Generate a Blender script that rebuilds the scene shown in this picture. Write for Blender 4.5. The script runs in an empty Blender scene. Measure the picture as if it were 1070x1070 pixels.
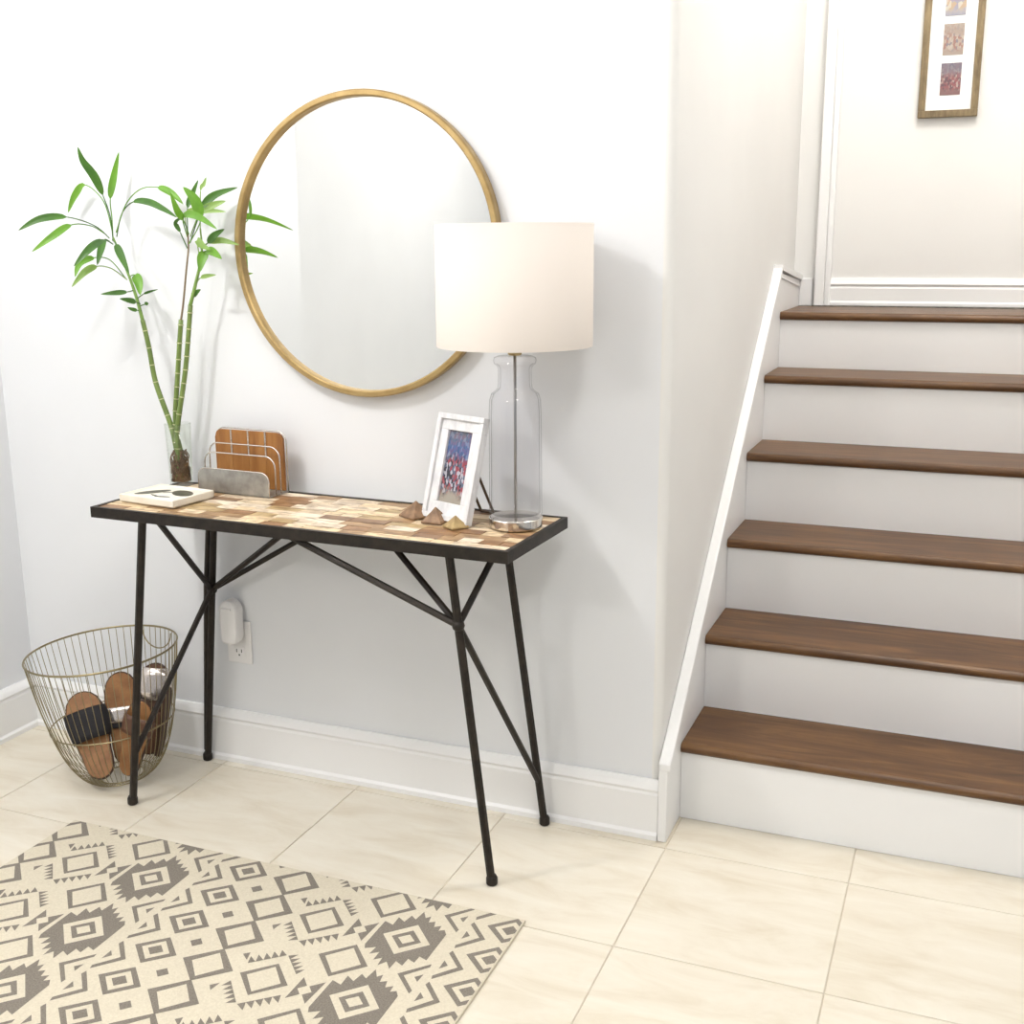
import bpy, bmesh, math, random
from mathutils import Vector, Matrix
random.seed(7)
scn = bpy.context.scene
COL = scn.collection

# ------------------------------------------------------------------ camera
cam_d = bpy.data.cameras.new('camera'); cam = bpy.data.objects.new('camera', cam_d); COL.objects.link(cam)
YAW, PITCH, ROLL = 0.3848, -0.2279, -0.0072
dv = Vector((-math.sin(YAW)*math.cos(PITCH), math.cos(YAW)*math.cos(PITCH), math.sin(PITCH)))
rv = Vector((math.cos(YAW), math.sin(YAW), 0)); uv_ = rv.cross(dv)
r2 = math.cos(ROLL)*rv + math.sin(ROLL)*uv_; u2 = -math.sin(ROLL)*rv + math.cos(ROLL)*uv_
M = Matrix.Identity(4)
for i in range(3):
    M[i][0] = r2[i]; M[i][1] = u2[i]; M[i][2] = -dv[i]
M.translation = (0.4659, -2.3554, 1.326)
cam.matrix_world = M
cam_d.sensor_width = 36.0; cam_d.sensor_fit = 'HORIZONTAL'; cam_d.lens = 36.0*1204.088/1070.0
cam_d.clip_start = 0.05; cam_d.clip_end = 60
scn.camera = cam

# ------------------------------------------------------------------ light and exposure
scn.view_settings.view_transform = 'Standard'; scn.view_settings.look = 'None'
scn.view_settings.gamma = 1.0; scn.view_settings.use_curve_mapping = False
scn.view_settings.exposure = 0.15
world = bpy.data.worlds.new('world'); scn.world = world; world.use_nodes = True
bg = world.node_tree.nodes['Background']; bg.inputs[0].default_value = (0.94, 0.965, 1.0, 1); bg.inputs[1].default_value = 0.46
def lamp(name, loc, watts, size, col, kind='POINT', aim=None):
    d = bpy.data.lights.new(name, kind); d.energy = watts; d.color = col
    if kind == 'AREA':
        d.shape = 'DISK'; d.size = size
    else:
        d.shadow_soft_size = size
    o = bpy.data.objects.new(name, d); COL.objects.link(o); o.location = loc
    if aim: o.rotation_euler = (Vector(aim)-Vector(loc)).to_track_quat('-Z', 'Y').to_euler()
    return o
lamp('ceiling_lamp_entry', (-1.42, -1.25, 2.42), 42, 0.06, (1.0, 0.98, 0.955))
lamp('ceiling_lamp_hall', (0.55, -1.75, 2.45), 36, 0.22, (1.0, 0.975, 0.94))
lamp('ceiling_lamp_stair', (0.55, 0.35, 3.35), 42, 0.15, (1.0, 0.965, 0.92))
lamp('added_fill_back_hall', (-1.5, -3.9, 2.45), 50, 0.14, (1.0, 0.96, 0.90))  # added fill without a known fixture, brightens the recess wall reflected in the mirror

# ------------------------------------------------------------------ helpers
def empty(name, loc=(0, 0, 0)):
    o = bpy.data.objects.new(name, None); COL.objects.link(o); o.location = loc; o.empty_display_size = 0.05
    return o
def tag(o, label, cat, group=None):
    o['label'] = label; o['category'] = cat
    if group: o['group'] = group
    return o
def rootloc(o):
    while o.parent: o = o.parent
    return Vector(o.location)
def finish(name, bm, mat, parent=None, smooth=False, bevel=0, kind=None, origin=None):
    """world-space bmesh -> one object (coordinates made relative to its thing's base)"""
    bmesh.ops.recalc_face_normals(bm, faces=bm.faces)
    if parent is not None: bm.transform(Matrix.Translation(-rootloc(parent)))
    elif origin is not None: bm.transform(Matrix.Translation(-Vector(origin)))
    me = bpy.data.meshes.new(name); bm.to_mesh(me); bm.free()
    if smooth:
        for p in me.polygons: p.use_smooth = True
    for m in (mat if isinstance(mat, (list, tuple)) else [mat]): me.materials.append(m)
    o = bpy.data.objects.new(name, me); COL.objects.link(o)
    if parent is not None: o.parent = parent
    elif origin is not None: o.location = origin
    if bevel:
        b = o.modifiers.new('bevel', 'BEVEL'); b.width = bevel; b.segments = 2; b.limit_method = 'ANGLE'; b.angle_limit = math.radians(40)
    if kind: o['kind'] = kind
    return o
def nb(): return bmesh.new()
def box(bm, x0, x1, y0, y1, z0, z1, mtx=None):
    vs = [Vector((x, y, z)) for x in (x0, x1) for y in (y0, y1) for z in (z0, z1)]
    if mtx is not None: vs = [mtx @ v for v in vs]
    v = [bm.verts.new(c) for c in vs]
    for f in ((0,1,3,2),(4,6,7,5),(0,4,5,1),(2,3,7,6),(0,2,6,4),(1,5,7,3)): bm.faces.new([v[i] for i in f])
    return bm
def prism(bm, pts, axis, a0, a1, mtx=None):
    """polygon (2D) extruded along axis 0/1/2"""
    def mk(p, a):
        if axis == 0: c = Vector((a, p[0], p[1]))
        elif axis == 1: c = Vector((p[0], a, p[1]))
        else: c = Vector((p[0], p[1], a))
        return mtx @ c if mtx is not None else c
    A = [bm.verts.new(mk(p, a0)) for p in pts]; B = [bm.verts.new(mk(p, a1)) for p in pts]
    n = len(pts)
    bm.faces.new(A); bm.faces.new(B[::-1])
    for i in range(n): bm.faces.new((A[i], A[(i+1) % n], B[(i+1) % n], B[i]))
    return bm
def tube(bm, pts, r, n=8, closed=False, cap=True, r_end=None, radii=None):
    pts = [Vector(p) for p in pts]; m = len(pts); rings = []
    prevN = None
    for i, p in enumerate(pts):
        if closed: t = pts[(i+1) % m]-pts[i-1]
        else: t = pts[min(i+1, m-1)]-pts[max(i-1, 0)]
        t.normalize()
        if prevN is None:
            a = Vector((0, 0, 1)) if abs(t.z) < 0.9 else Vector((1, 0, 0))
            N = t.cross(a).normalized()
        else:
            N = (prevN - t*prevN.dot(t)).normalized()
        prevN = N; Bv = t.cross(N)
        rr = radii[i] if radii else (r if r_end is None else r+(r_end-r)*i/(m-1))
        rings.append([bm.verts.new(p+rr*(math.cos(2*math.pi*k/n)*N+math.sin(2*math.pi*k/n)*Bv)) for k in range(n)])
    for i in range(m if closed else m-1):
        A, B = rings[i], rings[(i+1) % m]
        for k in range(n): bm.faces.new((A[k], A[(k+1) % n], B[(k+1) % n], B[k]))
    if cap and not closed:
        bm.faces.new(rings[0][::-1]); bm.faces.new(rings[-1])
    return bm
def bar(bm, a, b, r=0.008, n=4):
    return tube(bm, [a, b], r, n)
def lathe(bm, prof, cx, cy, n=48, cap0=False, cap1=False, mtx=None):
    rings = []
    for (r, z) in prof:
        ring = []
        for k in range(n):
            c = Vector((cx+r*math.cos(2*math.pi*k/n), cy+r*math.sin(2*math.pi*k/n), z))
            ring.append(bm.verts.new(mtx @ c if mtx is not None else c))
        rings.append(ring)
    for A, B in zip(rings, rings[1:]):
        for k in range(n): bm.faces.new((A[k], A[(k+1) % n], B[(k+1) % n], B[k]))
    if cap0: bm.faces.new(rings[0][::-1])
    if cap1: bm.faces.new(rings[-1])
    return bm
def catmull(pts, sub=6):
    P = [Vector(p) for p in pts]; out = []
    for i in range(len(P)-1):
        p0 = P[max(i-1, 0)]; p1 = P[i]; p2 = P[i+1]; p3 = P[min(i+2, len(P)-1)]
        for s in range(sub):
            t = s/sub
            out.append(0.5*((2*p1)+(-p0+p2)*t+(2*p0-5*p1+4*p2-p3)*t*t+(-p0+3*p1-3*p2+p3)*t**3))
    out.append(P[-1]); return out

# ------------------------------------------------------------------ materials
def material(name, col=(0.8, 0.8, 0.8), rough=0.5, metal=0.0, spec=0.5):
    m = bpy.data.materials.new(name); m.use_nodes = True
    b = m.node_tree.nodes['Principled BSDF']
    b.inputs['Base Color'].default_value = (*col, 1); b.inputs['Roughness'].default_value = rough
    b.inputs['Metallic'].default_value = metal; b.inputs['Specular IOR Level'].default_value = spec
    return m
def N(m, t, **kw):
    n = m.node_tree.nodes.new(t)
    for k, v in kw.items(): setattr(n, k, v)
    return n
def Lk(m, a, b): m.node_tree.links.new(a, b)
def bsdf(m): return m.node_tree.nodes['Principled BSDF']
def ramp(m, fac, stops, interp='LINEAR'):
    r = N(m, 'ShaderNodeValToRGB'); r.color_ramp.interpolation = interp
    el = r.color_ramp.elements
    while len(el) < len(stops): el.new(0.5)
    for e, (p, c) in zip(el, stops): e.position = p; e.color = (*c, 1)
    if fac is not None: Lk(m, fac, r.inputs[0])
    return r
def coords(m, kind='Object', scale=(1, 1, 1), rot=(0, 0, 0)):
    t = N(m, 'ShaderNodeTexCoord'); mp = N(m, 'ShaderNodeMapping')
    mp.inputs['Scale'].default_value = scale; mp.inputs['Rotation'].default_value = rot
    Lk(m, t.outputs[kind], mp.inputs[0]); return mp.outputs[0]
def noise(m, vec, scale, detail=4, rough=0.55, dist=0.0):
    n = N(m, 'ShaderNodeTexNoise'); n.inputs['Scale'].default_value = scale; n.inputs['Detail'].default_value = detail
    n.inputs['Roughness'].default_value = rough; n.inputs['Distortion'].default_value = dist
    Lk(m, vec, n.inputs['Vector']); return n.outputs['Fac']
def bump(m, h, strength=0.2, dist=0.002):
    b = N(m, 'ShaderNodeBump'); b.inputs['Strength'].default_value = strength; b.inputs['Distance'].default_value = dist
    Lk(m, h, b.inputs['Height']); Lk(m, b.outputs[0], bsdf(m).inputs['Normal'])
def noisy(name, stops, scale=(1, 1, 1), nscale=20, rough=0.5, metal=0.0, spec=0.5, bmp=0.0, detail=4, dist=0.0):
    m = material(name, (0.5, 0.5, 0.5), rough, metal, spec)
    f = noise(m, coords(m, 'Object', scale), nscale, detail, 0.6, dist)
    r = ramp(m, f, stops); Lk(m, r.outputs[0], bsdf(m).inputs['Base Color'])
    if bmp: bump(m, f, bmp)
    return m

def wall_paint(name, col):
    m = material(name, col, 0.75, 0, 0.25)
    v = coords(m, 'Object'); f = noise(m, v, 3.0, 2)
    c2 = tuple(c*0.97 for c in col)
    r = ramp(m, f, [(0.3, c2), (0.7, col)]); Lk(m, r.outputs[0], bsdf(m).inputs['Base Color'])
    bump(m, noise(m, v, 350, 2), 0.06, 0.0006); return m
M_WALL = wall_paint('wall_paint_pale_grey', (0.795, 0.81, 0.835))
M_STAIRWALL = wall_paint('wall_paint_warm_white', (0.825, 0.818, 0.80))
M_TRIM = material('trim_white_semigloss', (0.88, 0.88, 0.88), 0.35, 0, 0.4)
M_CEIL = wall_paint('ceiling_white', (0.85, 0.85, 0.85))
M_GROUT = noisy('grout_beige', [(0.3, (0.63, 0.57, 0.46)), (0.7, (0.69, 0.63, 0.52))], nscale=60, rough=0.9)
def tile_mat():
    m = material('tile_cream_stone', (0.8, 0.75, 0.65), 0.32, 0, 0.4)
    oi = N(m, 'ShaderNodeObjectInfo'); t = N(m, 'ShaderNodeTexCoord')
    ad = N(m, 'ShaderNodeVectorMath', operation='MULTIPLY_ADD'); cb = N(m, 'ShaderNodeCombineXYZ')
    for i in range(3): Lk(m, oi.outputs['Random'], cb.inputs[i])
    Lk(m, cb.outputs[0], ad.inputs[0]); ad.inputs[1].default_value = (37, 71, 13); Lk(m, t.outputs['Object'], ad.inputs[2])
    mp = N(m, 'ShaderNodeMapping'); mp.inputs['Scale'].default_value = (1.0, 3.2, 1); Lk(m, ad.outputs[0], mp.inputs[0])
    f = noise(m, mp.outputs[0], 4.5, 7, 0.62, 0.6)
    r = ramp(m, f, [(0.28, (0.66, 0.59, 0.465)), (0.5, (0.745, 0.69, 0.58)), (0.75, (0.80, 0.76, 0.665))])
    Lk(m, r.outputs[0], bsdf(m).inputs['Base Color']); return m
M_TILE = tile_mat()
def wood_mat(name, stops, along=0, scale=14, rough=0.4, spec=0.4, rnd=True):
    m = material(name, (0.3, 0.2, 0.1), rough, 0, spec)
    sc = [1.0, 1.0, 1.0]
    for i in range(3): sc[i] = 0.12 if i == along else 1.0
    t = N(m, 'ShaderNodeTexCoord'); vec = t.outputs['Object']
    if rnd:
        oi = N(m, 'ShaderNodeObjectInfo'); cb = N(m, 'ShaderNodeCombineXYZ')
        for i in range(3): Lk(m, oi.outputs['Random'], cb.inputs[i])
        ad = N(m, 'ShaderNodeVectorMath', operation='MULTIPLY_ADD'); Lk(m, cb.outputs[0], ad.inputs[0])
        ad.inputs[1].default_value = (31, 57, 19); Lk(m, vec, ad.inputs[2]); vec = ad.outputs[0]
    mp = N(m, 'ShaderNodeMapping'); mp.inputs['Scale'].default_value = sc; Lk(m, vec, mp.inputs[0])
    f = noise(m, mp.outputs[0], scale, 8, 0.65, 1.2)
    r = ramp(m, f, stops); Lk(m, r.outputs[0], bsdf(m).inputs['Base Color'])
    bump(m, f, 0.12, 0.001); return m
M_TREAD = wood_mat('tread_brown_oak', [(0.25, (0.042, 0.017, 0.005)), (0.5, (0.112, 0.050, 0.016)), (0.72, (0.215, 0.108, 0.038))], 0, 22, 0.38, 0.4)
M_IRON = noisy('iron_dark_bronze', [(0.3, (0.012, 0.010, 0.008)), (0.7, (0.032, 0.024, 0.018))], nscale=40, rough=0.5, metal=0.4, bmp=0.1)
def inlay_mat():
    m = material('inlay_reclaimed_wood', (0.6, 0.45, 0.3), 0.38, 0, 0.4)
    oi = N(m, 'ShaderNodeObjectInfo'); t = N(m, 'ShaderNodeTexCoord'); cb = N(m, 'ShaderNodeCombineXYZ')
    for i in range(3): Lk(m, oi.outputs['Random'], cb.inputs[i])
    ad = N(m, 'ShaderNodeVectorMath', operation='MULTIPLY_ADD'); Lk(m, cb.outputs[0], ad.inputs[0])
    ad.inputs[1].default_value = (41, 23, 67); Lk(m, t.outputs['Object'], ad.inputs[2])
    mp = N(m, 'ShaderNodeMapping'); mp.inputs['Scale'].default_value = (9, 26, 9); Lk(m, ad.outputs[0], mp.inputs[0])
    f = noise(m, mp.outputs[0], 2.0, 6, 0.6, 0.8)
    base = ramp(m, oi.outputs['Random'], [(0.0, (0.78, 0.62, 0.40)), (0.2, (0.34, 0.19, 0.09)), (0.32, (0.82, 0.68, 0.48)),
            (0.46, (0.42, 0.27, 0.14)), (0.60, (0.86, 0.75, 0.60)), (0.74, (0.50, 0.37, 0.19)), (0.86, (0.80, 0.67, 0.50)), (0.94, (0.26, 0.15, 0.08))], 'CONSTANT')
    g = ramp(m, f, [(0.34, (0.36, 0.28, 0.21)), (0.60, (1.1, 1.08, 1.06))])
    mx = N(m, 'ShaderNodeMix', data_type='RGBA', blend_type='MULTIPLY'); mx.inputs[0].default_value = 0.85
    Lk(m, base.outputs[0], mx.inputs[6]); Lk(m, g.outputs[0], mx.inputs[7])
    Lk(m, mx.outputs[2], bsdf(m).inputs['Base Color']); return m
M_INLAY = inlay_mat()
M_BED = material('inlay_bed_dark', (0.10, 0.06, 0.035), 0.7)
M_GOLD = noisy('mirror_brushed_gold', [(0.3, (0.37, 0.25, 0.10)), (0.7, (0.49, 0.35, 0.16))], nscale=25, rough=0.38, metal=0.75)
M_MIRROR = material('mirror_silvered_glass', (0.90, 0.91, 0.90), 0.01, 1.0)
def thin_glass(name, tint, edge):
    m = bpy.data.materials.new(name); m.use_nodes = True; nt = m.node_tree; nt.nodes.remove(nt.nodes['Principled BSDF'])
    out = nt.nodes['Material Output']
    lw = N(m, 'ShaderNodeLayerWeight'); lw.inputs['Blend'].default_value = 0.35
    cr = ramp(m, lw.outputs['Facing'], [(0.55, tint), (0.97, edge)])
    tr = N(m, 'ShaderNodeBsdfTransparent'); Lk(m, cr.outputs[0], tr.inputs[0])
    gl = N(m, 'ShaderNodeBsdfGlossy'); gl.inputs['Roughness'].default_value = 0.02
    pw = N(m, 'ShaderNodeMath', operation='POWER'); Lk(m, lw.outputs['Facing'], pw.inputs[0]); pw.inputs[1].default_value = 4.0
    fr = N(m, 'ShaderNodeMath', operation='MULTIPLY_ADD'); Lk(m, pw.outputs[0], fr.inputs[0]); fr.inputs[1].default_value = 0.45; fr.inputs[2].default_value = 0.035
    mx = N(m, 'ShaderNodeMixShader'); Lk(m, fr.outputs[0], mx.inputs[0]); Lk(m, tr.outputs[0], mx.inputs[1]); Lk(m, gl.outputs[0], mx.inputs[2])
    Lk(m, mx.outputs[0], out.inputs['Surface']); return m
M_GLASS = thin_glass('clear_glass', (0.98, 0.98, 0.985), (0.62, 0.63, 0.64))
M_VASEGLASS = thin_glass('vase_clear_glass', (0.975, 0.985, 0.97), (0.74, 0.78, 0.70))
M_CHROME = material('brushed_nickel', (0.72, 0.68, 0.63), 0.16, 1.0)
M_BRASS = material('socket_brass', (0.42, 0.33, 0.17), 0.3, 0.9)
M_ROD = material('lamp_rod_steel', (0.35, 0.35, 0.35), 0.3, 0.9)
def shade_mat():
    m = material('linen_shade_cream', (0.90, 0.845, 0.79), 0.9, 0, 0.1)
    nt = m.node_tree; b = bsdf(m); out = nt.nodes['Material Output']
    tl = N(m, 'ShaderNodeBsdfTranslucent'); tl.inputs[0].default_value = (0.92, 0.86, 0.80, 1)
    mx = N(m, 'ShaderNodeMixShader'); mx.inputs[0].default_value = 0.3
    Lk(m, b.outputs[0], mx.inputs[1]); Lk(m, tl.outputs[0], mx.inputs[2]); Lk(m, mx.outputs[0], out.inputs['Surface'])
    w = noise(m, coords(m, 'Object', (1, 1, 6)), 120, 2); bump(m, w, 0.1, 0.0006); return m
M_SHADE = shade_mat()
M_WHITE = noisy('distressed_white_wood', [(0.35, (0.66, 0.66, 0.68)), (0.6, (0.80, 0.80, 0.81))], scale=(1, 1, .3), nscale=60, rough=0.6, bmp=0.15)
M_PLASTIC = material('white_plastic', (0.84, 0.83, 0.83), 0.35)
M_SLOT = material('outlet_slot_black', (0.02, 0.02, 0.02), 0.6)
M_CERAMIC = noisy('tray_ivory', [(0.3, (0.80, 0.74, 0.62)), (0.7, (0.88, 0.84, 0.75))], nscale=15, rough=0.4)
M_PRINT = noisy('tray_dark_leaf_print', [(0.3, (0.05, 0.05, 0.03)), (0.7, (0.13, 0.12, 0.07))], nscale=80, rough=0.5)
M_STONE = noisy('pyramid_brown_stone', [(0.3, (0.16, 0.09, 0.05)), (0.7, (0.33, 0.20, 0.11))], nscale=60, rough=0.6, bmp=0.3)
M_STONE2 = noisy('pyramid_brass_stone', [(0.3, (0.28, 0.19, 0.08)), (0.7, (0.50, 0.36, 0.16))], nscale=60, rough=0.5, bmp=0.3)
M_ORGWOOD = wood_mat('organizer_amber_wood', [(0.25, (0.16, 0.058, 0.015)), (0.5, (0.33, 0.14, 0.037)), (0.75, (0.47, 0.23, 0.07))], 2, 22, 0.45, 0.4)
M_ZINC = noisy('organizer_galvanised_steel', [(0.3, (0.28, 0.27, 0.25)), (0.7, (0.48, 0.47, 0.44))], nscale=30, rough=0.42, metal=0.7)
M_WIRE = material('organizer_silver_wire', (0.72, 0.68, 0.64), 0.25, 0.9)
M_BASKET = material('basket_antique_brass_wire', (0.30, 0.25, 0.14), 0.3, 0.9)
M_CANE = noisy('bamboo_green_cane', [(0.3, (0.10, 0.16, 0.035)), (0.7, (0.22, 0.30, 0.08))], scale=(1, 1, .25), nscale=40, rough=0.4)
M_NODE = material('bamboo_pale_node', (0.52, 0.52, 0.30), 0.6)
M_SHOOT = material('bamboo_fresh_shoot', (0.19, 0.32, 0.07), 0.45)
M_DRY = material('bamboo_dry_sheath', (0.20, 0.14, 0.08), 0.7)
def leaf_mat(name, a, b):
    m = noisy(name, [(0.3, a), (0.7, b)], nscale=18, rough=0.42)
    nt = m.node_tree; out = nt.nodes['Material Output']; p = bsdf(m)
    tl = N(m, 'ShaderNodeBsdfTranslucent'); tl.inputs[0].default_value = (b[0]*1.3, b[1]*1.3, b[2]*0.9, 1)
    mx = N(m, 'ShaderNodeMixShader'); mx.inputs[0].default_value = 0.25
    Lk(m, p.outputs[0], mx.inputs[1]); Lk(m, tl.outputs[0], mx.inputs[2]); Lk(m, mx.outputs[0], out.inputs['Surface']); return m
M_LEAF = [leaf_mat('leaf_deep_green', (0.03, 0.095, 0.016), (0.075, 0.19, 0.03)),
          leaf_mat('leaf_bright_green', (0.09, 0.24, 0.022), (0.17, 0.37, 0.04)),
          leaf_mat('leaf_pale_green', (0.17, 0.29, 0.07), (0.28, 0.43, 0.12))]
M_ROOT = noisy('roots_brown', [(0.3, (0.09, 0.05, 0.025)), (0.7, (0.22, 0.12, 0.06))], nscale=50, rough=0.8)
M_RUG = noisy('rug_cream_cotton', [(0.3, (0.60, 0.54, 0.42)), (0.7, (0.70, 0.64, 0.51))], nscale=260, rough=0.95, bmp=0.3)
M_RUGD = noisy('rug_taupe_yarn', [(0.3, (0.16, 0.14, 0.115)), (0.7, (0.27, 0.24, 0.20))], nscale=320, rough=0.95, bmp=0.3)
M_TAN = noisy('insole_tan_leather', [(0.3, (0.20, 0.085, 0.026)), (0.7, (0.34, 0.16, 0.055))], nscale=30, rough=0.5)
M_SOLE = material('sole_dark_brown', (0.055, 0.025, 0.014), 0.6)
M_BLACK = material('strap_black_suede', (0.012, 0.011, 0.014), 0.8)
M_SILVER = material('strap_silver_leather', (0.68, 0.62, 0.58), 0.22, 0.8)
M_BROWNSTRAP = material('strap_brown_leather', (0.12, 0.055, 0.03), 0.45)
M_FRAMEWOOD = noisy('frame_weathered_olive_gold', [(0.3, (0.12, 0.082, 0.04)), (0.7, (0.30, 0.225, 0.12))], scale=(1, 1, .2), nscale=70, rough=0.6, bmp=0.2)
M_MAT = material('mat_board_white', (0.90, 0.90, 0.90), 0.8)
def photo_mat(name, stops_v, spots, nscale=14, seed=0.0):
    """flat print: vertical colour bands broken by blotches of clothing-like colours"""
    m = material(name, (0.5, 0.5, 0.5), 0.35, 0, 0.4)
    t = N(m, 'ShaderNodeTexCoord'); sp = N(m, 'ShaderNodeSeparateXYZ'); Lk(m, t.outputs['Generated'], sp.inputs[0])
    mp = N(m, 'ShaderNodeMapping'); mp.inputs['Location'].default_value = (seed, seed*2, seed*3); Lk(m, t.outputs['Generated'], mp.inputs[0])
    ns = noise(m, mp.outputs[0], 5, 3); ad = N(m, 'ShaderNodeMath', operation='MULTIPLY_ADD'); Lk(m, ns, ad.inputs[0]); ad.inputs[1].default_value = 0.35
    Lk(m, sp.outputs['Z'], ad.inputs[2]); sb = N(m, 'ShaderNodeMath', operation='SUBTRACT'); Lk(m, ad.outputs[0], sb.inputs[0]); sb.inputs[1].default_value = 0.17
    base = ramp(m, sb.outputs[0], stops_v)
    vo = N(m, 'ShaderNodeTexVoronoi'); vo.inputs['Scale'].default_value = nscale; Lk(m, mp.outputs[0], vo.inputs['Vector'])
    sc = N(m, 'ShaderNodeSeparateColor'); Lk(m, vo.outputs['Color'], sc.inputs[0])
    spot = ramp(m, sc.outputs[0], spots, 'CONSTANT')
    mask = ramp(m, sb.outputs[0], [(0.12, (0, 0, 0)), (0.24, (1, 1, 1)), (0.55, (1, 1, 1)), (0.72, (0.25, 0.25, 0.25))])
    mx = N(m, 'ShaderNodeMix', data_type='RGBA'); Lk(m, mask.outputs[0], mx.inputs[0]); Lk(m, base.outputs[0], mx.inputs[6]); Lk(m, spot.outputs[0], mx.inputs[7])
    Lk(m, mx.outputs[2], bsdf(m).inputs['Base Color']); return m
M_PHOTO_TABLE = photo_mat('photo_print_crowd', [(0.0, (0.36, 0.33, 0.28)), (0.2, (0.30, 0.26, 0.21)), (0.5, (0.06, 0.055, 0.07)), (0.75, (0.05, 0.12, 0.30)), (1.0, (0.14, 0.15, 0.17))],
    [(0.0, (0.28, 0.05, 0.07)), (0.22, (0.42, 0.42, 0.48)), (0.42, (0.03, 0.03, 0.045)), (0.66, (0.34, 0.10, 0.12)), (0.8, (0.10, 0.12, 0.18))], 19, 1.3)
M_PHOTO_A = photo_mat('photo_print_beach', [(0.0, (0.279, 0.279, 0.341)), (0.4, (0.465, 0.403, 0.310)), (1.0, (0.310, 0.260, 0.223))],
    [(0.0, (0.434, 0.322, 0.223)), (0.4, (0.298, 0.285, 0.347)), (0.7, (0.496, 0.459, 0.384))], 6, 4.1)
M_PHOTO_B = photo_mat('photo_print_family', [(0.0, (0.341, 0.279, 0.236)), (0.5, (0.310, 0.223, 0.198)), (1.0, (0.360, 0.310, 0.260))],
    [(0.0, (0.310, 0.174, 0.149)), (0.3, (0.384, 0.310, 0.260)), (0.6, (0.223, 0.198, 0.223)), (0.8, (0.434, 0.372, 0.322))], 11, 2.2)
M_PHOTO_C = photo_mat('photo_print_evening_group', [(0.0, (0.211, 0.112, 0.112)), (0.45, (0.248, 0.174, 0.161)), (0.75, (0.186, 0.174, 0.211)), (1.0, (0.161, 0.155, 0.205))],
    [(0.0, (0.260, 0.099, 0.105)), (0.35, (0.384, 0.310, 0.273)), (0.5, (0.136, 0.081, 0.093)), (0.8, (0.310, 0.186, 0.174))], 12, 7.7)

# ================================================================== the setting
XL, XC, XF = -1.962, -0.1297, 0.95       # left wall, stair-side wall face, right stair wall
YF, CEIL, TOP = 1.64, 2.6, 3.6           # far wall at the landing, ceilings
XS, YS, D, NO = -0.1086, 0.095, 0.2303, 0.014
ZS = [0.1923+0.19*k for k in range(5)] + [1.1207]
XR2, YB, YE = 2.2, -5.6, -1.54
def structure(name, bm, mat, **k): return finish(name, bm, mat, kind='structure', **k)

# floor: a grout bed with single tiles on it
bm = nb(); box(bm, -2.75, XR2, YB, 0, -0.05, -0.0025); box(bm, XC, XF, 0, YS+NO+0.02, -0.05, -0.0025)
floor = structure('floor', bm, M_GROUT)
TS, G = 0.3982, 0.0013
cache = {}
def tile(x0, x1, y0, y1):
    key = (round(x1-x0, 4), round(y1-y0, 4))
    if key not in cache:
        w, d = key; t = nb(); e = 0.0008
        lo = [t.verts.new((a, b, -0.0025)) for a, b in ((0, 0), (w, 0), (w, d), (0, d))]
        mi = [t.verts.new((a, b, -e)) for a, b in ((0, 0), (w, 0), (w, d), (0, d))]
        hi = [t.verts.new((a, b, 0)) for a, b in ((e, e), (w-e, e), (w-e, d-e), (e, d-e))]
        for A, B in ((lo, mi), (mi, hi)):
            for k in range(4): t.faces.new((A[k], A[(k+1) % 4], B[(k+1) % 4], B[k]))
        t.faces.new(hi); me = bpy.data.meshes.new('tile'); t.to_mesh(me); t.free(); me.materials.append(M_TILE); cache[key] = me
    o = bpy.data.objects.new('tile', cache[key]); COL.objects.link(o); o.parent = floor; o.location = (x0, y0, 0)
gx = [-0.103+k*TS for k in range(-7, 7)]; gy = [-0.0451-k*TS for k in range(-1, 15)]
for i in range(len(gx)-1):
    for j in range(len(gy)-1):
        x0, x1, y1, y0 = gx[i]+G, gx[i+1]-G, gy[j]-G, gy[j+1]+G
        if x0 > XR2 or y1 < YB: continue
        x0 = max(x0, -2.74); x1 = min(x1, XR2); y0 = max(y0, YB)
        if y1 > YE and x0 < XL:
            if x1 < XL+0.03: continue
            if y0 > YE: x0 = XL
        if y1 > 0:                      # the row that runs under the wall line and up to the first riser
            if x1 <= XC or x0 >= XF:
                y1 = -0.001
            elif x0 < XC:
                tile(x0, XC-0.0, y0, -0.001); tile(XC, x1, y0, YS+NO); continue
            elif x1 > XF:
                tile(x0, XF, y0, YS+NO); continue
            else: y1 = YS+NO
        tile(x0, x1, y0, y1)

bm = nb(); box(bm, -2.75, XC-0.02, 0, 0.12, -0.05, CEIL)
structure('wall_back', bm, M_WALL)
arc = [(XC-0.02+0.02*math.sin(a), 0.02-0.02*math.cos(a)) for a in [math.pi/2*k/8 for k in range(9)]]
bm = nb(); prism(bm, [(XC-0.02, 0.12)] + arc + [(XC, YF), (XC-0.12, YF), (XC-0.12, 0.12)], 2, -0.05, TOP)
structure('wall_stair', bm, M_STAIRWALL, smooth=False)
bm = nb(); box(bm, XL-0.12, XL, YE, 0, -0.05, CEIL)
structure('wall_left', bm, M_WALL)
bm = nb(); box(bm, -2.75, -2.63, YB, 0, -0.05, CEIL)
structure('wall_left_recess', bm, M_WALL)
bm = nb(); box(bm, XC-0.12, XF+0.12, YF, YF+0.12, 0.9, TOP)
structure('wall_landing', bm, M_STAIRWALL)
bm = nb(); box(bm, XF, XF+0.12, 0.0, YF, -0.05, TOP)
structure('wall_stair_right', bm, M_STAIRWALL)
bm = nb(); box(bm, XF+0.12, XR2, 0.0, 0.12, -0.05, CEIL)
structure('wall_right', bm, M_WALL)
bm = nb(); box(bm, -2.75, XR2, YB, 0.0, CEIL, CEIL+0.1)
structure('ceiling', bm, M_CEIL)
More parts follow.
